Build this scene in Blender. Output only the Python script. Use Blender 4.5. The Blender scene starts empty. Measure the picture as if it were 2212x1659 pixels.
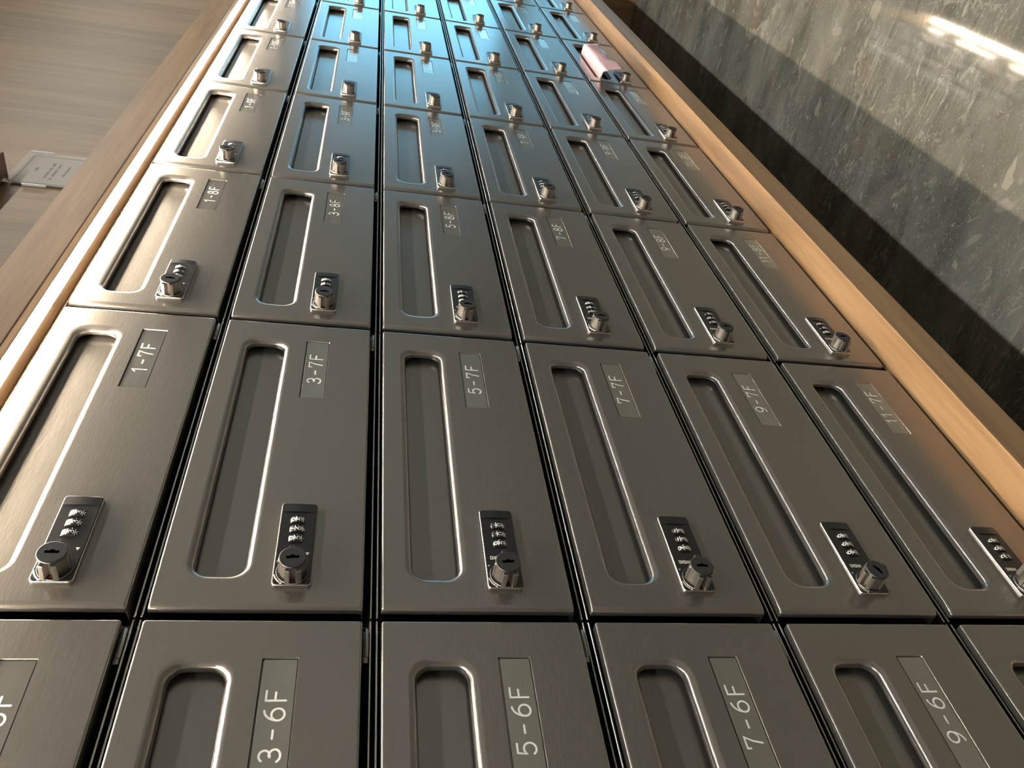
import bpy, bmesh, math, random
from mathutils import Vector, Matrix
random.seed(7)
PI = math.pi
S = bpy.context.scene
C = S.collection

# ------------------------------------------------------------------ camera
# world: x runs along the bank of mailboxes, z is up, the doors lie in the plane y = 0, the room is at y < 0
R = ((-0.12474556690785632, -0.1730695707052888, -0.976977720950035),
     (-0.5965090220517562, 0.799925942400666, -0.065539860278026),
     (0.7928527796178145, 0.5746002178648149, -0.20302477553740172))
cam = bpy.data.cameras.new('camera')
cam.sensor_fit = 'HORIZONTAL'
cam.sensor_width = 36.0
cam.lens = 1737.665 / 2212.0 * 36.0
cam.clip_start = 0.01
cam.clip_end = 50
co = bpy.data.objects.new('camera', cam)
C.objects.link(co)
M = Matrix.Identity(4)
for k in range(3):
    M[k][0] = R[0][k]
    M[k][1] = -R[1][k]
    M[k][2] = -R[2][k]
M[0][3], M[1][3], M[2][3] = -0.66768736, -0.43047086, -0.25205632
co.matrix_world = M
S.camera = co

# ------------------------------------------------------------------ view, world
S.view_settings.view_transform = 'Standard'
S.view_settings.look = 'None'
S.view_settings.gamma = 1
S.view_settings.use_curve_mapping = False
S.view_settings.exposure = 0.62
LED_STRENGTH = 90.0
CEIL_STRENGTH = 80.0
SKY_STRENGTH = 4.2
world = bpy.data.worlds.new('world')
world.use_nodes = True
world.node_tree.nodes['Background'].inputs[0].default_value = (0.9, 0.85, 0.8, 1)
world.node_tree.nodes['Background'].inputs[1].default_value = 0.12
S.world = world

# ------------------------------------------------------------------ sizes
PX, PZ = 0.34, 0.1424          # pitch of the mailboxes along the wall / downwards
X_END = 2.72                   # right end of the bank
FLOOR = -1.287
CEIL = 1.30
Y_WALL = 0.42
Y_FRONT = -0.036               # front of the wooden boards

# ------------------------------------------------------------------ materials
def mat(name):
    m = bpy.data.materials.new(name)
    m.use_nodes = True
    return m, m.node_tree, m.node_tree.nodes['Principled BSDF']

def node(nt, kind, **kw):
    n = nt.nodes.new(kind)
    for k, v in kw.items():
        if k in n.inputs.keys() if isinstance(k, str) else False:
            n.inputs[k].default_value = v
        else:
            setattr(n, k, v)
    return n

def simple(name, col, rough=0.5, metal=0.0, spec=0.5, coat=0.0):
    m, nt, b = mat(name)
    b.inputs['Base Color'].default_value = (*col, 1)
    b.inputs['Roughness'].default_value = rough
    b.inputs['Metallic'].default_value = metal
    b.inputs['Specular IOR Level'].default_value = spec
    b.inputs['Coat Weight'].default_value = coat
    n = node(nt, 'ShaderNodeTexNoise')
    n.inputs['Scale'].default_value = 60
    r = node(nt, 'ShaderNodeMapRange')
    r.inputs['To Min'].default_value = max(0, rough - .04)
    r.inputs['To Max'].default_value = min(1, rough + .04)
    nt.links.new(n.outputs['Fac'], r.inputs['Value'])
    nt.links.new(r.outputs['Result'], b.inputs['Roughness'])
    return m

def emis(name, col, s):
    m, nt, b = mat(name)
    b.inputs['Base Color'].default_value = (*col, 1)
    b.inputs['Emission Color'].default_value = (*col, 1)
    b.inputs['Emission Strength'].default_value = s
    return m

def brushed(name, col, rough, sx, sz, bump, dist, metal=1.0, var=.10, rv=.03):
    """steel with fine streaks that run along the wall"""
    m, nt, b = mat(name)
    L = nt.links.new
    tc = node(nt, 'ShaderNodeTexCoord')
    oi = node(nt, 'ShaderNodeObjectInfo')
    mp = node(nt, 'ShaderNodeMapping')
    mp.inputs['Scale'].default_value = (sx, sz, sz)
    L(tc.outputs['Object'], mp.inputs['Vector'])
    ad = node(nt, 'ShaderNodeVectorMath', operation='ADD')
    sc = node(nt, 'ShaderNodeMath', operation='MULTIPLY')
    sc.inputs[1].default_value = 50
    L(oi.outputs['Random'], sc.inputs[0])
    L(mp.outputs['Vector'], ad.inputs[0])
    L(sc.outputs[0], ad.inputs[1])
    n = node(nt, 'ShaderNodeTexNoise')
    n.inputs['Scale'].default_value = 1.0
    n.inputs['Detail'].default_value = 1.6
    n.inputs['Roughness'].default_value = 0.5
    L(ad.outputs[0], n.inputs['Vector'])
    b1 = node(nt, 'ShaderNodeBump')
    b1.inputs['Strength'].default_value = bump
    b1.inputs['Distance'].default_value = dist
    L(n.outputs['Fac'], b1.inputs['Height'])
    L(b1.outputs['Normal'], b.inputs['Normal'])
    r = node(nt, 'ShaderNodeMapRange')
    r.inputs['From Min'].default_value = .3
    r.inputs['From Max'].default_value = .7
    r.inputs['To Min'].default_value = rough - rv
    r.inputs['To Max'].default_value = rough + rv
    L(n.outputs['Fac'], r.inputs['Value'])
    L(r.outputs['Result'], b.inputs['Roughness'])
    mx = node(nt, 'ShaderNodeMix', data_type='RGBA')
    mx.inputs[6].default_value = (*[c * (1 - var) for c in col], 1)
    mx.inputs[7].default_value = (*[min(1, c * (1 + var)) for c in col], 1)
    L(n.outputs['Fac'], mx.inputs[0])
    L(mx.outputs[2], b.inputs['Base Color'])
    b.inputs['Metallic'].default_value = metal
    return m

def wood(name, c1, c2, c3, axis, rough=.45, scale=1.0, bump=.15, planks=0):
    """axis: 0 grain along x, 2 grain along z; world coordinates"""
    m, nt, b = mat(name)
    L = nt.links.new
    g = node(nt, 'ShaderNodeNewGeometry')
    mp = node(nt, 'ShaderNodeMapping')
    s = [38 * scale] * 3
    s[axis] = 2.2 * scale
    mp.inputs['Scale'].default_value = s
    L(g.outputs['Position'], mp.inputs['Vector'])
    n = node(nt, 'ShaderNodeTexNoise')
    n.inputs['Scale'].default_value = 1.0
    n.inputs['Detail'].default_value = 5
    n.inputs['Roughness'].default_value = .62
    n.inputs['Distortion'].default_value = .5
    L(mp.outputs['Vector'], n.inputs['Vector'])
    mp2 = node(nt, 'ShaderNodeMapping')
    s2 = [260 * scale] * 3
    s2[axis] = 14 * scale
    mp2.inputs['Scale'].default_value = s2
    L(g.outputs['Position'], mp2.inputs['Vector'])
    n2 = node(nt, 'ShaderNodeTexNoise')
    n2.inputs['Scale'].default_value = 1.0
    n2.inputs['Detail'].default_value = 3
    L(mp2.outputs['Vector'], n2.inputs['Vector'])
    cr = node(nt, 'ShaderNodeValToRGB')
    e = cr.color_ramp.elements
    e[0].position, e[0].color = .32, (*c1, 1)
    e[1].position, e[1].color = .68, (*c3, 1)
    k = e.new(.5)
    k.color = (*c2, 1)
    L(n.outputs['Fac'], cr.inputs['Fac'])
    mx = node(nt, 'ShaderNodeMix', data_type='RGBA', blend_type='MULTIPLY')
    mx.inputs[0].default_value = .45
    L(cr.outputs['Color'], mx.inputs[6])
    r2 = node(nt, 'ShaderNodeMapRange')
    r2.inputs['From Min'].default_value = .3
    r2.inputs['From Max'].default_value = .6
    r2.inputs['To Min'].default_value = .72
    r2.inputs['To Max'].default_value = 1.0
    L(n2.outputs['Fac'], r2.inputs['Value'])
    L(r2.outputs['Result'], mx.inputs[7])
    out = mx.outputs[2]
    if planks:
        # one tone for each plank, the planks stand side by side along x
        sx = node(nt, 'ShaderNodeSeparateXYZ')
        L(g.outputs['Position'], sx.inputs[0])
        dv = node(nt, 'ShaderNodeMath', operation='DIVIDE')
        dv.inputs[1].default_value = planks
        L(sx.outputs[0], dv.inputs[0])
        fl = node(nt, 'ShaderNodeMath', operation='FLOOR')
        L(dv.outputs[0], fl.inputs[0])
        wn = node(nt, 'ShaderNodeTexWhiteNoise', noise_dimensions='1D')
        L(fl.outputs[0], wn.inputs['W'])
        r3 = node(nt, 'ShaderNodeMapRange')
        r3.inputs['To Min'].default_value = .8
        r3.inputs['To Max'].default_value = 1.12
        L(wn.outputs['Value'], r3.inputs['Value'])
        m3 = node(nt, 'ShaderNodeMix', data_type='RGBA', blend_type='MULTIPLY')
        m3.inputs[0].default_value = 1
        L(out, m3.inputs[6])
        L(r3.outputs['Result'], m3.inputs[7])
        out = m3.outputs[2]
    L(out, b.inputs['Base Color'])
    bp = node(nt, 'ShaderNodeBump')
    bp.inputs['Strength'].default_value = bump
    bp.inputs['Distance'].default_value = .0006
    L(n2.outputs['Fac'], bp.inputs['Height'])
    L(bp.outputs['Normal'], b.inputs['Normal'])
    b.inputs['Roughness'].default_value = rough
    return m

def stone(name):
    m, nt, b = mat(name)
    L = nt.links.new
    g = node(nt, 'ShaderNodeNewGeometry')
    def coords(sx, sy, off=0):
        mp = node(nt, 'ShaderNodeMapping')
        mp.inputs['Scale'].default_value = (sx, sy, 1)
        mp.inputs['Location'].default_value = (off, off, 0)
        mp.inputs['Rotation'].default_value = (0, 0, .12)
        L(g.outputs['Position'], mp.inputs['Vector'])
        return mp.outputs['Vector']
    def ramp(src, p0, p1, c0, c1):
        r = node(nt, 'ShaderNodeValToRGB')
        e = r.color_ramp.elements
        e[0].position, e[0].color = p0, (*c0, 1)
        e[1].position, e[1].color = p1, (*c1, 1)
        L(src, r.inputs['Fac'])
        return r.outputs['Color']
    def noise(sx, sy, det, dist, off=0, rough=.6):
        n = node(nt, 'ShaderNodeTexNoise')
        n.inputs['Scale'].default_value = 1
        n.inputs['Detail'].default_value = det
        n.inputs['Distortion'].default_value = dist
        n.inputs['Roughness'].default_value = rough
        L(coords(sx, sy, off), n.inputs['Vector'])
        return n.outputs['Fac']
    def mix(fac, a, c):
        x = node(nt, 'ShaderNodeMix', data_type='RGBA')
        L(fac, x.inputs[0])
        for s, v in ((6, a), (7, c)):
            if isinstance(v, tuple):
                x.inputs[s].default_value = (*v, 1)
            else:
                L(v, x.inputs[s])
        return x.outputs[2]
    base = ramp(noise(9, 4, 6, .4), .35, .7, (.10, .102, .085), (.23, .225, .19))
    brown = ramp(noise(5, 3, 3, .8, 7.3), .58, .76, (0, 0, 0), (1, 1, 1))
    col = mix(brown, base, (.20, .145, .115))
    # fine pale grains
    f = ramp(noise(120, 85, 3, 2.4, 3.1, .65), .585, .68, (0, 0, 0), (.5, .5, .5))
    col = mix(f, col, (.42, .40, .34))
    # pale elongated blobs and broken veins lying across the bank
    f = ramp(noise(27, 12, 3, 1.2, 11.7), .645, .68, (0, 0, 0), (.5, .5, .5))
    col = mix(f, col, (.40, .385, .32))
    f = ramp(noise(11, 6, 5, 2.2, 61), .60, .66, (0, 0, 0), (.6, .6, .6))
    col = mix(f, col, (.33, .315, .26))
    v = noise(15, 3.2, 5, 2.4, 21.2)
    a = node(nt, 'ShaderNodeMath', operation='SUBTRACT')
    a.inputs[1].default_value = .5
    L(v, a.inputs[0])
    ab = node(nt, 'ShaderNodeMath', operation='ABSOLUTE')
    L(a.outputs[0], ab.inputs[0])
    f = ramp(ab.outputs[0], .0, .010, (.6, .6, .6), (0, 0, 0))
    br = ramp(noise(4, 3, 2, 0, 31), .5, .6, (0, 0, 0), (1, 1, 1))
    mm = node(nt, 'ShaderNodeMath', operation='MULTIPLY')
    L(f, mm.inputs[0])
    L(br, mm.inputs[1])
    col = mix(mm.outputs[0], col, (.5, .48, .42))
    f = ramp(noise(26, 10, 4, 1.6, 47), .30, .38, (.6, .6, .6), (0, 0, 0))
    col = mix(f, col, (.055, .05, .045))
    # hairline joints between the slabs (one every 0.9 m along the bank)
    sx = node(nt, 'ShaderNodeSeparateXYZ')
    L(g.outputs['Position'], sx.inputs[0])
    w = node(nt, 'ShaderNodeMath', operation='MULTIPLY_ADD')
    w.inputs[1].default_value = 1 / .92
    w.inputs[2].default_value = -.96 / .92 + 5
    L(sx.outputs[0], w.inputs[0])
    fr = node(nt, 'ShaderNodeMath', operation='FRACT')
    L(w.outputs[0], fr.inputs[0])
    f = ramp(fr.outputs[0], .0022, .0032, (.5, .5, .5), (0, 0, 0))
    col = mix(f, col, (.42, .40, .35))
    L(col, b.inputs['Base Color'])
    b.inputs['Roughness'].default_value = .045
    b.inputs['Specular IOR Level'].default_value = .5
    return m

STEEL = brushed('dark_brushed_steel', (.264, .247, .229), .245, 130, 800, .085, .0006, .82, .05, .022)
STEEL_EDGE = brushed('bare_steel_edge', (.62, .60, .55), .22, 200, 900, .05, .0002)
PLATE = brushed('number_plate_metal', (.43, .42, .385), .17, 20, 400, .0, .0001, .9, .02)
BLACK = simple('black_lock_plastic', (.012, .012, .013), .3)
BLACK_MATT = simple('black_lock_face', (.036, .035, .034), .6, spec=.3)
CHROME = simple('dark_chrome', (.55, .53, .50), .16, 1.0)
SATIN = simple('satin_knob_metal', (.36, .34, .31), .30, .92)
SILVER = simple('silver_marking', (.78, .77, .72), .4, .0)
ENGRAVE = simple('engraved_silver', (.88, .88, .84), .5, .0)
WHITE = simple('white_marking', (.85, .85, .82), .5)
RED = simple('red_mark', (.40, .02, .02), .5)
YELLOW = simple('yellow_mark', (.75, .72, .05), .5)
INSIDE = simple('dark_steel_box', (.075, .072, .068), .45, .8)
WOOD_X = wood('oak_along', (.24, .137, .064), (.325, .19, .088), (.39, .238, .116), 0, .42)
WOOD_Z = wood('oak_upright', (.30, .19, .105), (.40, .262, .15), (.47, .32, .19), 2, .42)
WALLWOOD = wood('wall_oak', (.175, .112, .055), (.215, .143, .073), (.255, .178, .096), 2, .5, .45, .08, .19)
DARKWOOD = wood('dark_wood', (.10, .05, .025), (.16, .08, .04), (.2, .1, .05), 2, .5)
REDWOOD = wood('red_brown_wood', (.10, .045, .035), (.15, .065, .05), (.19, .09, .06), 2, .4)
STONE = stone('polished_grey_green_stone')
PLASTER = simple('painted_plaster', (.62, .61, .58), .8)
FARWALL = simple('far_wall_paint', (.50, .49, .45), .8)
LEDMAT = emis('led_diffuser', (1.0, .84, .64), LED_STRENGTH)
CEILMAT = emis('ceiling_lamp_diffuser', (1.0, .97, .91), CEIL_STRENGTH)
ALU = simple('aluminium_channel', (.7, .7, .68), .35, 1)
SKYPANE = emis('daylight_behind_glass', (.20, .58, .85), SKY_STRENGTH)
FRAMEMET = simple('window_frame_metal', (.08, .08, .08), .4, .8)
PAPER = simple('notice_paper', (.32, .285, .235), .8)
INK = simple('notice_ink', (.10, .10, .10), .8)
PINK = simple('pink_paper', (.88, .58, .62), .6)
PINK_IN = simple('pale_inner_paper', (.70, .68, .62), .7)
STICK = simple('white_tape', (.86, .88, .88), .5)
m, nt, b = mat('clear_acrylic')
b.inputs['Base Color'].default_value = (.8, .82, .8, 1)
b.inputs['Roughness'].default_value = .25
b.inputs['Specular IOR Level'].default_value = .15
b.inputs['Alpha'].default_value = .08
ACRYL = m

# ------------------------------------------------------------------ mesh helpers
def me(bm, name, mats, smooth=False, norm=True):
    if norm:
        bmesh.ops.recalc_face_normals(bm, faces=bm.faces[:])
    d = bpy.data.meshes.new(name)
    bm.to_mesh(d)
    bm.free()
    for x in (mats if isinstance(mats, (list, tuple)) else [mats]):
        d.materials.append(x)
    if smooth:
        for p in d.polygons:
            p.use_smooth = True
    return d

def ob(name, data, parent=None, loc=(0, 0, 0), rot=(0, 0, 0)):
    o = bpy.data.objects.new(name, data)
    C.objects.link(o)
    o.location = loc
    o.rotation_euler = rot
    if parent:
        o.parent = parent
    return o

def tag(o, label=None, cat=None, group=None, kind=None):
    if label: o['label'] = label
    if cat: o['category'] = cat
    if group: o['group'] = group
    if kind: o['kind'] = kind
    return o

def box(bm, x0, x1, y0, y1, z0, z1, mi=0, bev=0, seg=2):
    r = bmesh.ops.create_cube(bm, size=1)
    vs = r['verts']
    for v in vs:
        v.co = Vector(((x0 + x1) / 2 + v.co.x * (x1 - x0), (y0 + y1) / 2 + v.co.y * (y1 - y0), (z0 + z1) / 2 + v.co.z * (z1 - z0)))
    fs = {f for v in vs for f in v.link_faces}
    for f in fs:
        f.material_index = mi
    if bev:
        es = {e for v in vs for e in v.link_edges}
        rr = bmesh.ops.bevel(bm, geom=list(es), offset=bev, segments=seg, profile=.5, affect='EDGES')
        for f in rr['faces']:
            f.material_index = mi

def boxmesh(name, dims, mats, bev=0):
    bm = bmesh.new()
    box(bm, *dims, bev=bev)
    return me(bm, name, mats)

def rrect(x0, x1, z0, z1, r, n=6):
    """rounded rectangle, counter-clockwise seen from the room (x right, z up)"""
    pts = []
    for cx, cz, a0 in ((x1 - r, z1 - r, 0), (x0 + r, z1 - r, 90), (x0 + r, z0 + r, 180), (x1 - r, z0 + r, 270)):
        for k in range(n + 1):
            a = math.radians(a0 + 90 * k / n)
            pts.append((cx + r * math.cos(a), cz + r * math.sin(a)))
    return pts

def ring(bm, pts, y):
    return [bm.verts.new((p[0], y if not callable(y) else y(p), p[1])) for p in pts]

def skin(bm, a, b, mi=0, smooth=True):
    n = len(a)
    for k in range(n):
        try:
            f = bm.faces.new((a[k], a[(k + 1) % n], b[(k + 1) % n], b[k]))
            f.material_index = mi
            f.smooth = smooth
        except ValueError:
            pass

# single-stroke lettering -------------------------------------------------
def arc(cx, cz, rx, rz, a0, a1, n=10):
    return [(cx + rx * math.cos(math.radians(a0 + (a1 - a0) * k / n)), cz + rz * math.sin(math.radians(a0 + (a1 - a0) * k / n))) for k in range(n + 1)]
GL = {   # unit box: width .74, height 1
    '0': [arc(.37, .5, .33, .5, 0, 360, 24)],
    '1': [[(.12, .78), (.40, 1), (.40, 0)]],
    '2': [arc(.37, .70, .32, .30, 165, -30, 12) + [(.03, 0), (.72, 0)]],
    '3': [arc(.35, .745, .29, .255, 150, -90, 12) + [(.28, .49)], arc(.35, .27, .34, .27, 90, -155, 14)],
    '4': [[(.56, 0), (.56, 1), (.02, .27), (.74, .27)]],
    '5': [[(.66, 1), (.14, 1), (.08, .52)] + arc(.36, .33, .34, .33, 118, -145, 14)],
    '6': [arc(.37, .32, .34, .32, 0, 360, 22), [(.58, 1), (.46, .98), (.30, .90), (.17, .76), (.08, .58), (.035, .40), (.03, .32)]],
    '7': [[(.03, .80), (.03, 1), (.70, 1), (.46, .52), (.34, 0)]],
    '8': [arc(.37, .75, .27, .25, 0, 360, 20), arc(.37, .25, .34, .25, 0, 360, 22)],
    '9': [arc(.37, .68, .34, .32, 0, 360, 22), [(.16, 0), (.28, .02), (.44, .10), (.57, .24), (.66, .42), (.705, .60), (.71, .68)]],
    'F': [[(.10, 0), (.10, 1), (.68, 1)], [(.10, .53), (.58, .53)]],
    '-': [[(.14, .48), (.60, .48)]],
}

def stroke(bm, pts, w, T, mi=0, cap=5):
    """ribbon of width w along pts (2-D) with round ends; T maps (x, z) to 3-D"""
    P = [Vector(p) for p in pts]
    L_, R_ = [], []
    n = len(P)
    closed = (P[0] - P[-1]).length < 1e-6
    for k in range(n):
        if closed:
            a, c = P[(k - 1) % (n - 1)], P[(k + 1) % (n - 1)] if k < n - 1 else P[1]
        else:
            a, c = P[max(k - 1, 0)], P[min(k + 1, n - 1)]
        d1 = (P[k] - a).normalized() if (P[k] - a).length > 1e-9 else None
        d2 = (c - P[k]).normalized() if (c - P[k]).length > 1e-9 else None
        if d1 is None: d1 = d2
        if d2 is None: d2 = d1
        t = (d1 + d2)
        t = t.normalized() if t.length > 1e-6 else d1
        nn = Vector((-t.y, t.x))
        s = min(1.6, 1 / max(.4, abs(nn.dot(Vector((-d1.y, d1.x))))))
        L_.append(P[k] + nn * w / 2 * s)
        R_.append(P[k] - nn * w / 2 * s)
    vl = [bm.verts.new(T(*p)) for p in L_]
    vr = [bm.verts.new(T(*p)) for p in R_]
    for k in range(n - 1):
        bm.faces.new((vl[k], vr[k], vr[k + 1], vl[k + 1])).material_index = mi
    if not closed:
        for end, q, s in ((0, P[1], -1), (n - 1, P[n - 2], 1)):
            d = (P[end] - q).normalized()
            a0 = math.atan2(d.y, d.x)
            fan = [bm.verts.new(T(P[end].x + w / 2 * math.cos(a0 - PI / 2 + PI * j / cap), P[end].y + w / 2 * math.sin(a0 - PI / 2 + PI * j / cap))) for j in range(cap + 1)]
            bm.faces.new(fan).material_index = mi

def glyph(bm, ch, x, z, w, h, sw, T, mi=0):
    for k, st in enumerate(GL[ch]):
        # each stroke lies a hair in front of the one before, so that no two faces coincide
        T2 = lambda a, c, k=k: (T(a, c)[0], T(a, c)[1] - .00003 * k, T(a, c)[2])
        stroke(bm, [(x + p[0] * w / .74, z + p[1] * h) for p in st], sw, T2, mi)

# ------------------------------------------------------------------ mailbox parts (origin: upper right corner of the door, on its front plane)
DX0, DX1, DZ0, DZ1 = -0.3312, 0.0, -0.1307, 0.0
SL = (-0.3095, -0.0265, -0.0590, -0.0160)          # rim of the mail slot
LB = (-0.1132, -0.0272, -0.0937, -0.0725)          # recess of the number plate

def make_door():
    bm = bmesh.new()
    r0, rl = .0016, .0042
    def xs(t):
        s = math.sin(t)
        return DX0 + rl * (1 - s), DX1 - r0 * (1 - s), DZ0 + r0 * (1 - s), DZ1 - r0 * (1 - s)
    def loop(t):
        x0, x1, z0, z1 = xs(t)
        pts = rrect(x0, x1, z0, z1, .0016, 3)
        # extra points keep the wide fold on the left edge only
        out = []
        for k, p in enumerate(pts):
            out.append(p)
            q = pts[(k + 1) % len(pts)]
            if abs(p[1] - q[1]) < 1e-9 and abs(p[0] - q[0]) > .1:
                xa = DX0 + .011
                if p[0] > q[0]:
                    out.append((xa, p[1]))
                else:
                    out.append((xa, p[1]))
        return out
    def depth(t):
        c = 1 - math.cos(t)
        return lambda p: (rl if p[0] < DX0 + .006 else r0) * c
    ang = [0, 18, 36, 54, 72, 90]
    rings = [ring(bm, loop(math.radians(a)), depth(math.radians(a))) for a in ang]
    first = rings[0]
    for a, b_ in zip(rings, rings[1:]):
        skin(bm, a, b_)
    last = ring(bm, [(v.co.x, v.co.z) for v in rings[-1]], lambda p: .0052 if p[0] < DX0 + .001 else .0150)
    skin(bm, rings[-1], last, smooth=False)
    inn = ring(bm, [(max(DX0 + .0014, min(DX1 - .0014, v.co.x)), max(DZ0 + .0014, min(DZ1 - .0014, v.co.z))) for v in last], lambda p: .0052 if p[0] < DX0 + .0020 else .0150)
    skin(bm, last, inn, smooth=False)
    # slot: curled rim
    r = .0056
    sr = []
    for a in (0, 20, 40, 60, 75, 90):
        t = math.radians(a)
        d = r * math.sin(t)
        sr.append(ring(bm, rrect(SL[0] + d, SL[1] - d, SL[2] + d, SL[3] - d, .0155 - d, 7), .9 * r * (1 - math.cos(t))))
    for a, b_ in zip(sr, sr[1:]):
        skin(bm, a, b_)
    e = ring(bm, [(v.co.x, v.co.z) for v in sr[-1]], .0068)
    skin(bm, sr[-1], e, smooth=False)
    # recess for the number plate
    l0 = ring(bm, rrect(*LB, .0008, 2), 0)
    l1 = ring(bm, rrect(LB[0] + .0006, LB[1] - .0006, LB[2] + .0006, LB[3] - .0006, .0004, 2), .0016)
    skin(bm, l0, l1, smooth=False)
    bm.faces.new(l1)
    bm.edges.ensure_lookup_table()
    es = []
    for lp in (first, sr[0], l0):
        for k in range(len(lp)):
            es.append(bm.edges.get((lp[k], lp[(k + 1) % len(lp)])))
    bmesh.ops.triangle_fill(bm, use_beauty=True, use_dissolve=False, edges=es, normal=(0, -1, 0))
    # remove any filling laid over the two openings
    kill = []
    for f in bm.faces:
        if len(f.verts) == 3 and all(abs(v.co.y) < 1e-7 for v in f.verts):
            c = f.calc_center_median()
            if all(v in sr[0] for v in f.verts) or all(v in l0 for v in f.verts):
                kill.append(f)
    bmesh.ops.delete(bm, geom=kill, context='FACES_ONLY')
    return me(bm, 'door', STEEL)

def make_flap():
    bm = bmesh.new()
    box(bm, -.3180, -.0180, .0105, .0117, -.0665, -.0085)
    return me(bm, 'flap', STEEL)

def make_body():
    bm = bmesh.new()
    x0, x1, z0, z1, y0, y1, t = -.3345, .0035, -.1365, .0030, .0160, .3600, .0012
    box(bm, x0, x1, y0, y1, z1 - t, z1)
    box(bm, x0, x1, y0, y1, z0, z0 + t)
    box(bm, x0, x0 + t, y0, y1, z0 + t, z1 - t)
    box(bm, x1 - t, x1, y0, y1, z0 + t, z1 - t)
    box(bm, x0 + t, x1 - t, y1 - t, y1, z0 + t, z1 - t)
    return me(bm, 'box_body', INSIDE)

def make_edge():
    """bright folded front edge of the steel box, seen in the gaps"""
    bm = bmesh.new()
    x0, x1, z0, z1 = -.3345, .0035, -.1365, .0030
    for d in ((x0, x1, .0050, .0160, z1 - .0012, z1), (x0, x1, .0050, .0160, z0, z0 + .0012)):
        box(bm, *d, bev=.0003, seg=1)
    return me(bm, 'box_rim', STEEL_EDGE)

def make_hinge():
    bm = bmesh.new()
    for z in (-.1336,):
        bmesh.ops.create_cone(bm, cap_ends=True, segments=14, radius1=.0013, radius2=.0013, depth=.020,
                              matrix=Matrix.Translation((-.014, .0045, z)) @ Matrix.Rotation(PI / 2, 4, 'Y'))
    box(bm, -.0275, -.0050, .0050, .0062, -.1345, -.1315)
    return me(bm, 'hinge', simple('hinge_steel', (.33, .32, .29), .42, .8), True)

def make_plate():
    bm = bmesh.new()
    box(bm, LB[0] + .0011, LB[1] - .0008, .0007, .0015, LB[2] + .0008, LB[3] - .0013, bev=.0002, seg=2)
    return me(bm, 'number_plate', PLATE)

def make_text(s):
    bm = bmesh.new()
    h, w, sw = .0112, .0080, .00125
    adv = {'1': .0100, '-': .0125}
    tot = sum(adv.get(c, .0115) for c in s) - .0115 + .0083
    x = -.0697 - tot / 2
    T = lambda a, c: (a, .00065, c)
    for c in s:
        a = adv.get(c, .0115)
        xo = x + (a - .0115) / 2
        glyph(bm, c, xo, -.0831 - h / 2, w, h, sw, T)
        x += a
    return me(bm, 'lettering', ENGRAVE, norm=False)

LKX0, LKX1, LKZ0, LKZ1 = -.3155, -.2415, -.0968, -.0714
def make_lock():
    bm = bmesh.new()
    prof = [(0, .0002), (0, -.0026), (.0004, -.0034), (.0011, -.0038)]
    rs = []
    for d, y in prof:
        rs.append(ring(bm, rrect(LKX0 + d, LKX1 - d, LKZ0 + d, LKZ1 - d, .0030 - d, 5), y))
    for k, (a, b_) in enumerate(zip(rs, rs[1:])):
        skin(bm, a, b_, 1 if k in (0, 1) else 0)
    f = bm.faces.new(rs[-1])
    f.material_index = 0
    # raised curved shoulder at the far end
    for (xa, xb, rr) in ((-.2508, -.2432, .0008),):
        n = 8
        pv = []
        for x in (xa, xb):
            row = []
            for k in range(n + 1):
                z = -.0952 + (.0222) * k / n
                row.append(bm.verts.new((x, -.0038 - rr * math.sin(PI * k / n), z)))
            pv.append(row)
        for k in range(n):
            bm.faces.new((pv[0][k], pv[0][k + 1], pv[1][k + 1], pv[1][k])).smooth = True
    return me(bm, 'lock_body', [BLACK, CHROME])

KX, KZ = -.3046, -.0841
def knob_outline(r, n=120):
    pts = []
    for k in range(n):
        a = 2 * PI * k / n
        # two gripping fins with a groove between them towards -x, one fin towards +x
        d = math.degrees(a)
        e = 0
        def near(c, w):
            q = abs((d - c + 180) % 360 - 180)
            return q <= w
        if near(180, 10): e = -.0014
        elif near(161, 9) or near(199, 9): e = .0034
        elif near(0, 11): e = .0034
        elif near(90, 8) or near(270, 8): e = .0008
        pts.append((math.cos(a) * (r + e), math.sin(a) * (r + e)))
    return pts

def make_knob():
    bm = bmesh.new()
    def rg(r, y):
        return [bm.verts.new((p[0], y, p[1])) for p in knob_outline(r)]
    def cyl(r0, y0, r1, y1, mi, n=40):
        a = [bm.verts.new((r0 * math.cos(2 * PI * k / n), y0, r0 * math.sin(2 * PI * k / n))) for k in range(n)]
        c = [bm.verts.new((r1 * math.cos(2 * PI * k / n), y1, r1 * math.sin(2 * PI * k / n))) for k in range(n)]
        skin(bm, a, c, mi)
        return a, c
    # flange
    a, c = cyl(.0106, .0, .0106, -.0006, 1)
    a2, c2 = cyl(.0106, -.0006, .0101, -.0009, 0)
    bm.faces.new(c2).material_index = 0
    a = rg(.0084, -.0008)
    b_ = rg(.0082, -.0124)
    skin(bm, a, b_, 1, False)
    c = rg(.0077, -.0129)
    skin(bm, b_, c, 1, False)
    f = bm.faces.new(c)
    f.material_index = 2
    a, c = cyl(.0088, -.0128, .0087, -.0140, 0)
    a, d = cyl(.0087, -.0140, .0082, -.0143, 0)
    bm.faces.new(d).material_index = 2
    bmesh.ops.remove_doubles(bm, verts=bm.verts[:], dist=1e-6)
    return me(bm, 'knob', [BLACK, SATIN, BLACK_MATT])

def make_keyhole():
    bm = bmesh.new()
    pts = rrect(-.0011, .0011, -.0042, .0042, .0004, 2)
    a = ring(bm, pts, -.01432)
    bm.faces.new(a)
    b_ = ring(bm, [(p[0] * .8 + .0011, p[1] * .32) for p in pts], -.01433)
    bm.faces.new(b_)
    return me(bm, 'keyhole', simple('keyhole_black', (.001, .001, .001), .9, spec=.0))

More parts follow.
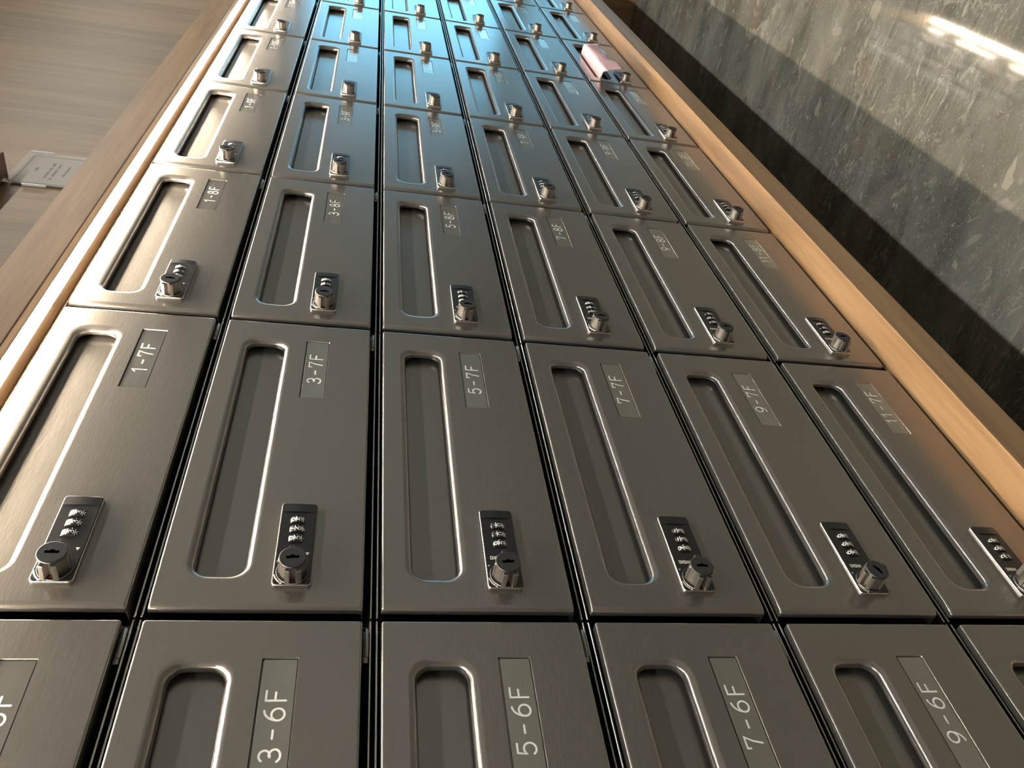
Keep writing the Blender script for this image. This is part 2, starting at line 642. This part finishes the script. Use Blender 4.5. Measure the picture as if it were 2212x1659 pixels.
def make_pointer(m_):
    bm = bmesh.new()
    v = [bm.verts.new(p) for p in ((-.0092, -.0012, .0010), (-.0092, -.0012, -.0010), (-.0074, -.0011, 0))]
    bm.faces.new(v)
    return me(bm, 'knob_mark', m_, norm=False)

WR, WY = .0080, .0024          # radius and axis depth of a number wheel
def make_dial(dig):
    bm = bmesh.new()
    n = 16
    hw = .0026
    a0 = math.radians(44)
    L_, R_ = [], []
    for k in range(n + 1):
        a = -a0 + 2 * a0 * k / n
        L_.append(bm.verts.new((-hw, WY - WR * math.cos(a), WR * math.sin(a))))
        R_.append(bm.verts.new((hw, WY - WR * math.cos(a), WR * math.sin(a))))
    for k in range(n):
        bm.faces.new((L_[k], L_[k + 1], R_[k + 1], R_[k]))
    bm.faces.new(L_)
    bm.faces.new(R_)
    bmesh.ops.recalc_face_normals(bm, faces=bm.faces[:])
    rr = WR + .00006
    T = lambda x, s: (x, WY - rr * math.cos(s / WR), rr * math.sin(s / WR))
    ph = -.0010
    pitch = .0050
    h = .0034
    for k, d in ((1, (dig + 1) % 10), (0, dig), (-1, (dig - 1) % 10)):
        glyph(bm, str(d), -.0014, ph + k * pitch - h / 2, .0028, h, .00062, T, 1)
    for k in (-.5, .5):
        stroke(bm, [(-.0024, ph + k * pitch), (.0024, ph + k * pitch)], .0005, T, 1, 2)
    return me(bm, 'number_wheel', [BLACK, WHITE], norm=False)

def make_marks():
    """white printing on the lock: a row of tiny letters, dots and a turning arrow"""
    bm = bmesh.new()
    y = -.00388
    T = lambda a, c: (a, y, c)
    # illegible row of letters, read downwards
    z = -.0756
    for w, kind in ((.0018, 0), (.0018, 1), (.0018, 2), (.0018, 3), (.0018, 1)):
        x0, x1 = -.2905, -.2878
        stroke(bm, [(x0, z), (x1, z)], .0005, T, 0, 2)
        if kind in (0, 2):
            stroke(bm, [(x0, z), (x0, z - .0012), (x1, z - .0012), (x1, z)], .00045, T, 0, 2)
        elif kind == 1:
            stroke(bm, [((x0 + x1) / 2, z), ((x0 + x1) / 2, z - .0011)], .00045, T, 0, 2)
            stroke(bm, [(x0, z - .0012), (x1, z - .0012)], .0005, T, 0, 2)
        else:
            stroke(bm, [(x0, z), ((x0 + x1) / 2, z - .0006), (x0, z - .0012), (x1, z - .0012)], .00045, T, 0, 2)
        z -= w * 1.05
    for x in (-.2632, -.2718):
        stroke(bm, [(x, -.0846), (x, -.0844)], .0007, T, 0, 3)
    stroke(bm, arc(-.2962, -.0737, .0005, .0005, 0, 360, 10), .0003, T)
    stroke(bm, [(KX + p[0], KZ + p[1]) for p in arc(0, 0, .0118, .0118, 104, 140, 12)], .0010, T, 0, 2)
    p = (KX + .0118 * math.cos(math.radians(144)), KZ + .0118 * math.sin(math.radians(144)))
    v = [bm.verts.new(T(p[0] - .0009, p[1] + .0008)), bm.verts.new(T(p[0] + .0010, p[1] - .0006)), bm.verts.new(T(p[0] - .0009, p[1] - .0011))]
    bm.faces.new(v)
    v = [bm.verts.new(T(-.2905, -.0925)), bm.verts.new(T(-.2880, -.0938)), bm.verts.new(T(-.2880, -.0912))]
    bm.faces.new(v)
    return me(bm, 'printed_marks', SILVER, norm=False)

DOOR, FLAP, BODY, EDGE, HINGE, NPLATE, LOCK, KNOB, KEYH, MARKS = (make_door(), make_flap(), make_body(), make_edge(), make_hinge(),
    make_plate(), make_lock(), make_knob(), make_keyhole(), make_marks())
PTR_R, PTR_Y = make_pointer(RED), make_pointer(YELLOW)
DIALS = [make_dial(d) for d in range(10)]
DIALX = (-.2588, -.2675, -.2762)

# ------------------------------------------------------------------ the mailboxes
ROWS = [1, 3, 5, 7, 9, 11]
ROWNAME = ['topmost', 'second', 'third', 'fourth', 'fifth', 'lowest']
codes = {(1, 7): (3, 3, 3), (3, 7): (5, 6, 5), (5, 7): (0, 0, 5), (7, 7): (3, 3, 8), (9, 7): (5, 5, 5), (11, 7): (5, 5, 4)}
turned = {(9, 7): 62, (11, 7): -8}
GROUP = 'steel mailboxes in the wall bank'

def put(name, data, parent, loc=(0, 0, 0), rot=(0, 0, 0)):
    return ob(name, data, parent, loc, rot)

def first_mailbox():
    t = ob('mailbox', None)
    put('box_body', BODY, t)
    put('box_rim', EDGE, t)
    d = put('door', DOOR, t)
    put('slot_flap', FLAP, t)
    put('hinge', HINGE, t)
    put('number_plate', NPLATE, t)
    lk = put('combination_lock', LOCK, t)
    kn = put('knob', KNOB, lk, (KX, -.0038, KZ))
    put('keyhole', KEYH, lk, (KX, -.0038, KZ))
    put('knob_mark', PTR_R, lk, (KX, -.0038, KZ))
    for x in DIALX:
        put('number_wheel', DIALS[0], lk, (x, 0, -.0841))
    put('printed_marks', MARKS, lk)
    return t
proto = first_mailbox()
def dup(root):
    r = root.copy()
    C.objects.link(r)
    for ch in list(root.children):
        c = ch.copy()
        C.objects.link(c)
        c.parent = r
        for g in list(ch.children):
            d = g.copy()
            C.objects.link(d)
            d.parent = c
    return r
def kids(o, base):
    return [c for c in o.children if c.name.split('.')[0] == base]

for fl in range(5, 16):
    for i, n in enumerate(ROWS):
        t = proto if (fl == 5 and i == 0) else dup(proto)
        t.location = (PX * (fl - 7), 0, -PZ * i)
        s = f'{n}-{fl}F'
        if (n, fl) == (11, 11):
            lab = 'dark steel mailbox in the lowest row with a folded pink leaflet hanging from its slot'
        elif i == 0:
            lab = f'dark steel mailbox numbered {s}, in the topmost row right below the glowing light strip'
        elif i == 5:
            lab = f'dark steel mailbox numbered {s}, in the lowest row along the orange wooden ledge'
        else:
            lab = f'dark steel mailbox with number plate {s} and black combination lock, {ROWNAME[i]} row from the top'
        tag(t, lab, 'mailbox', GROUP)
rng = random.Random(3)
for t in [o for o in list(C.objects) if o.get('category') == 'mailbox']:
    fl = round(t.location.x / PX) + 7
    i = round(-t.location.z / PZ)
    n = ROWS[i]
    np_ = kids(t, 'number_plate')[0]
    put('lettering', make_text(f'{n}-{fl}F'), np_)
    lk = kids(t, 'combination_lock')[0]
    code = codes.get((n, fl), tuple(rng.randrange(10) for _ in range(3)))
    for w, dgt in zip(sorted(kids(lk, 'number_wheel'), key=lambda o: -o.location.x), code):
        w.data = DIALS[dgt]
    a = turned.get((n, fl), rng.choice((0, 0, 0, 0, -6, 5)))
    for nm in ('knob', 'keyhole', 'knob_mark'):
        for k in kids(lk, nm):
            k.rotation_euler = (0, math.radians(a), 0)
            if nm == 'knob_mark' and (n, fl) == (9, 7):
                k.data = PTR_Y
                k['label'] = 'yellow mark'

# ------------------------------------------------------------------ wooden surround, light strip
ZB_TOP, ZB_BOT = -.8492, -.8915       # lower board
ZT_BOT, ZT_TOP = .0052, .0450         # upper board
XL = -1.70
fr = ob('mailbox_surround', None, loc=(XL, 0, ZB_BOT))
tag(fr, 'oak surround of long boards framing the whole bank of mailboxes', 'surround')
def part(name, dims, m_, parent, bev=.0012):
    bm = bmesh.new()
    ox, oy, oz = parent.location if parent else (0, 0, 0)
    x0, x1, y0, y1, z0, z1 = dims
    box(bm, x0 - ox, x1 - ox, y0 - oy, y1 - oy, z0 - oz, z1 - oz, bev=bev)
    return ob(name, me(bm, name, m_), parent)
part('lower_board', (XL, X_END + .040, Y_FRONT, Y_WALL - .001, ZB_BOT, ZB_TOP), WOOD_X, fr)
part('side_board', (X_END + .0050, X_END + .040, Y_FRONT, Y_WALL - .001, ZB_TOP, ZT_BOT), WOOD_Z, fr)
part('side_board', (XL, XL + .03, Y_FRONT, Y_WALL - .001, ZB_TOP, ZT_BOT), WOOD_Z, fr)
# upper board with a groove for the lamp channel
bm = bmesh.new()
def prism_x(bm, prof, x0, x1):
    a = [bm.verts.new((x0, p[0], p[1])) for p in prof]
    c = [bm.verts.new((x1, p[0], p[1])) for p in prof]
    bm.faces.new(a)
    bm.faces.new(c)
    skin(bm, a, c, smooth=False)
g0, g1 = -.0265, -.0068
prof = [(Y_FRONT + .001, ZT_BOT), (g0, ZT_BOT), (g0, ZT_BOT + .007), (g1, ZT_BOT + .007), (g1, ZT_BOT), (Y_WALL - .001, ZT_BOT),
        (Y_WALL - .001, ZT_TOP), (Y_FRONT + .001, ZT_TOP), (Y_FRONT, ZT_TOP - .001), (Y_FRONT, ZT_BOT + .001)]
prism_x(bm, [(p[0], p[1] - ZB_BOT) for p in prof], 0, X_END + .040 - XL)
ob('upper_board', me(bm, 'upper_board', WOOD_X), fr)

ls = ob('light_strip', None, loc=(XL + .04, (g0 + g1) / 2, ZT_BOT))
tag(ls, 'long glowing LED light strip set into the underside of the upper oak board', 'light strip')
bm = bmesh.new()
w = (g1 - g0) / 2 - .0002
ln = X_END + .003 - (XL + .04)
prism_x(bm, [(-w, .0068), (-w, -.0002), (-w + .0012, -.0002), (-w + .0012, .0055), (w - .0012, .0055), (w - .0012, -.0002), (w, -.0002), (w, .0068)], 0, ln)
ob('channel', me(bm, 'channel', ALU), ls)
bm = bmesh.new()
w -= .0014
prism_x(bm, [(-w, .0050), (-w, .0008), (-w * .6, -.0006), (w * .6, -.0006), (w, .0008), (w, .0050)], .002, ln - .002)
ob('diffuser', me(bm, 'diffuser', LEDMAT), ls)

# panel that carries the right end of the bank down to the floor
sp = part('support_panel', (X_END, X_END + .03, -.030, Y_WALL - .001, FLOOR, ZB_BOT - .0005), WOOD_Z, None)
tag(sp, 'brown wooden support panel standing on the floor under the far end of the mailboxes', 'panel')

# ------------------------------------------------------------------ folded pink leaflet
def leaflet():
    bm = bmesh.new()
    nx = 26
    rows = []
    for k in range(nx + 1):
        s = k / nx
        x = 1.0590 + .206 * s
        w = .0012 * math.sin(s * 9) + .0006 * math.sin(s * 23)
        lift = .004 * (1 - s) ** 2
        over = .046 + .003 * math.sin(s * 5)
        if s > .34: over = .034 + .0015 * math.sin(s * 14)
        if s > .86: over = .040
        # section of the sheet: out of the slot, up to the crease, folded over and down across the number plate
        sec = [(.0105, -.742), (.0030, -.7410), (-.0060, -.7405), (-.0150, -.7395), (-.0195 - lift * .3, -.7395), (-.0217 - lift * .4, -.7410)]
        m_ = 7
        for j in range(1, m_ + 1):
            q = j / m_
            sec.append((-.0222 - lift * .6 + .0035 * q * q - lift * .8 * q + w * q + .0012 * math.sin(q * 4 + s * 6), -.7415 - over * q))
        def lean(j):
            # the sheet leans along the wall between the slot and its crease
            if j < 2: return 0
            if j <= 5: return -(.034 - .014 * s) * (j - 1) / 4
            return -(.034 - .014 * s) + (.034 + .004 * s) * (j - 5) / 7
        rows.append([(x + lean(j), y, z) for j, (y, z) in enumerate(sec)])
    g = [[bm.verts.new(p) for p in r] for r in rows]
    for a, c in zip(g, g[1:]):
        for j in range(len(a) - 1):
            bm.faces.new((a[j], a[j + 1], c[j + 1], c[j])).smooth = True
    return bm
o = ob('leaflet', me(leaflet(), 'leaflet', [PINK, PINK_IN]))
md = o.modifiers.new('thickness', 'SOLIDIFY')
md.thickness = .0011
md.offset = 1
tag(o, 'folded pink paper leaflet hanging out of a mailbox slot in the lowest row', 'leaflet')

# ------------------------------------------------------------------ notice and small box on the wall above the bank
nt_ = ob('notice', None, loc=(1.115, Y_WALL - .0035, .376))
tag(nt_, 'framed notice behind clear acrylic on the wood wall above the mailboxes', 'notice')
bm = bmesh.new()
NW, NH = .178, .130     # visible size: width along the wall, height
box(bm, 0, NW, -.0058, -.0030, -.02, NH - .0, bev=.0006)
ob('acrylic_cover', me(bm, 'acrylic_cover', ACRYL), nt_)
bm = bmesh.new()
box(bm, .010, NW - .010, -.0024, -.0016, -.015, NH - .012)
ob('paper', me(bm, 'paper', PAPER), nt_)
bm = bmesh.new()
x0, x1, z0, z1 = .013, NW - .013, -.012, NH - .016
for d in ((x0, x1, z1 - .003, z1), (x0, x0 + .003, z0, z1 - .003), (x1 - .003, x1, z0, z1 - .003)):
    box(bm, d[0], d[1], -.0027, -.00245, d[2], d[3])
ob('printed_border', me(bm, 'printed_border', INK), nt_)
bm = bmesh.new()
for (xa, xb, z, h) in ((.080, .098, .083, .006), (.045, .082, .056, .0055), (.088, .104, .056, .0055), (.110, .130, .056, .0055),
                       (.038, .050, .043, .005), (.056, .096, .043, .005), (.102, .126, .043, .005), (.060, .118, .022, .0045)):
    box(bm, xa, xb, -.0027, -.00245, z, z + h)
ob('printed_lines', me(bm, 'printed_lines', INK), nt_)
bm = bmesh.new()
for tri in (((-.003, NH + .002), (.024, NH + .002), (-.003, NH - .018)),):
    v = [bm.verts.new((p[0], -.0062, p[1])) for p in tri]
    f = bm.faces.new(v)
    r = bmesh.ops.extrude_face_region(bm, geom=[f])
    for q in r['geom']:
        if isinstance(q, bmesh.types.BMVert):
            q.co.y -= .0005
ob('white_corner_tape', me(bm, 'white_corner_tape', STICK), nt_)
for d in ((-.0025, .0000, .040, .088), (NW, NW + .0025, .075, .125)):
    bm = bmesh.new()
    box(bm, d[0], d[1], -.0064, -.0020, d[2], d[3])
    ob('edge_tape', me(bm, 'edge_tape', STICK), nt_)

wb = ob('wall_box', None, loc=(1.03, Y_WALL - .001, .5035))
tag(wb, 'dark red brown wooden box on the wall directly over the acrylic notice', 'box')
bm = bmesh.new()
box(bm, -.12, .125, -.060, 0, 0, .22, bev=.003)
ob('case', me(bm, 'case', REDWOOD), wb)
bm = bmesh.new()
box(bm, -.11, .115, -.066, -.0605, .012, .208, bev=.002)
ob('front_panel', me(bm, 'front_panel', REDWOOD), wb)

# ------------------------------------------------------------------ the room
XA, XB, YA = -2.6, 5.6, -2.9
def struct(name, dims, m_):
    bm = bmesh.new()
    box(bm, *dims)
    o = ob(name, me(bm, name, m_))
    o['kind'] = 'structure'
    return o
struct('floor', (XA, XB, YA, Y_WALL + .1, FLOOR - .1, FLOOR), STONE)
struct('ceiling', (XA, XB, YA, Y_WALL + .1, CEIL, CEIL + .1), PLASTER)
struct('wall_back', (XA, XB, Y_WALL, Y_WALL + .1, FLOOR, CEIL), WALLWOOD)
struct('wall_front', (XA, XB, YA - .1, YA, FLOOR, CEIL), FARWALL)
struct('wall_left', (XA - .1, XA, YA, Y_WALL, FLOOR, CEIL), FARWALL)
WY0, WY1, WZ0, WZ1 = -1.25, -.40, -1.25, .22
bm = bmesh.new()
box(bm, XB, XB + .1, YA, WY0, FLOOR, CEIL)
box(bm, XB, XB + .1, WY1, Y_WALL, FLOOR, CEIL)
box(bm, XB, XB + .1, WY0, WY1, FLOOR, WZ0)
box(bm, XB, XB + .1, WY0, WY1, WZ1, CEIL)
o = ob('wall_right', me(bm, 'wall_right', FARWALL))
o['kind'] = 'structure'
wd = ob('window_1', None, loc=(XB, (WY0 + WY1) / 2, WZ0))
wd['kind'] = 'structure'
hy, hz = (WY1 - WY0) / 2, WZ1 - WZ0
bm = bmesh.new()
for d in ((.01, .06, -hy, hy, 0, .05), (.01, .06, -hy, hy, hz - .05, hz), (.01, .06, -hy, -hy + .05, .05, hz - .05), (.01, .06, hy - .05, hy, .05, hz - .05),
          (.01, .06, -.025, .025, .05, hz - .05)):
    box(bm, *d)
ob('window_frame', me(bm, 'window_frame', FRAMEMET), wd)
bm = bmesh.new()
box(bm, .07, .09, -hy, hy, 0, hz)
ob('daylight', me(bm, 'daylight', SKYPANE), wd)

for k, x in enumerate((-1.4, .6, 2.6, 4.4)):
    t = ob('ceiling_lamp', None, loc=(x, -.87, CEIL))
    tag(t, 'long narrow white ceiling lamp running parallel to the mailboxes', 'ceiling lamp', 'ceiling lamps')
    bm = bmesh.new()
    box(bm, -.85, .85, -.03, .03, -.03, -.0005, bev=.002)
    ob('housing', me(bm, 'housing', ALU), t)
    bm = bmesh.new()
    box(bm, -.83, .83, -.018, .018, -.036, -.0305)
    ob('diffuser', me(bm, 'diffuser', CEILMAT), t)
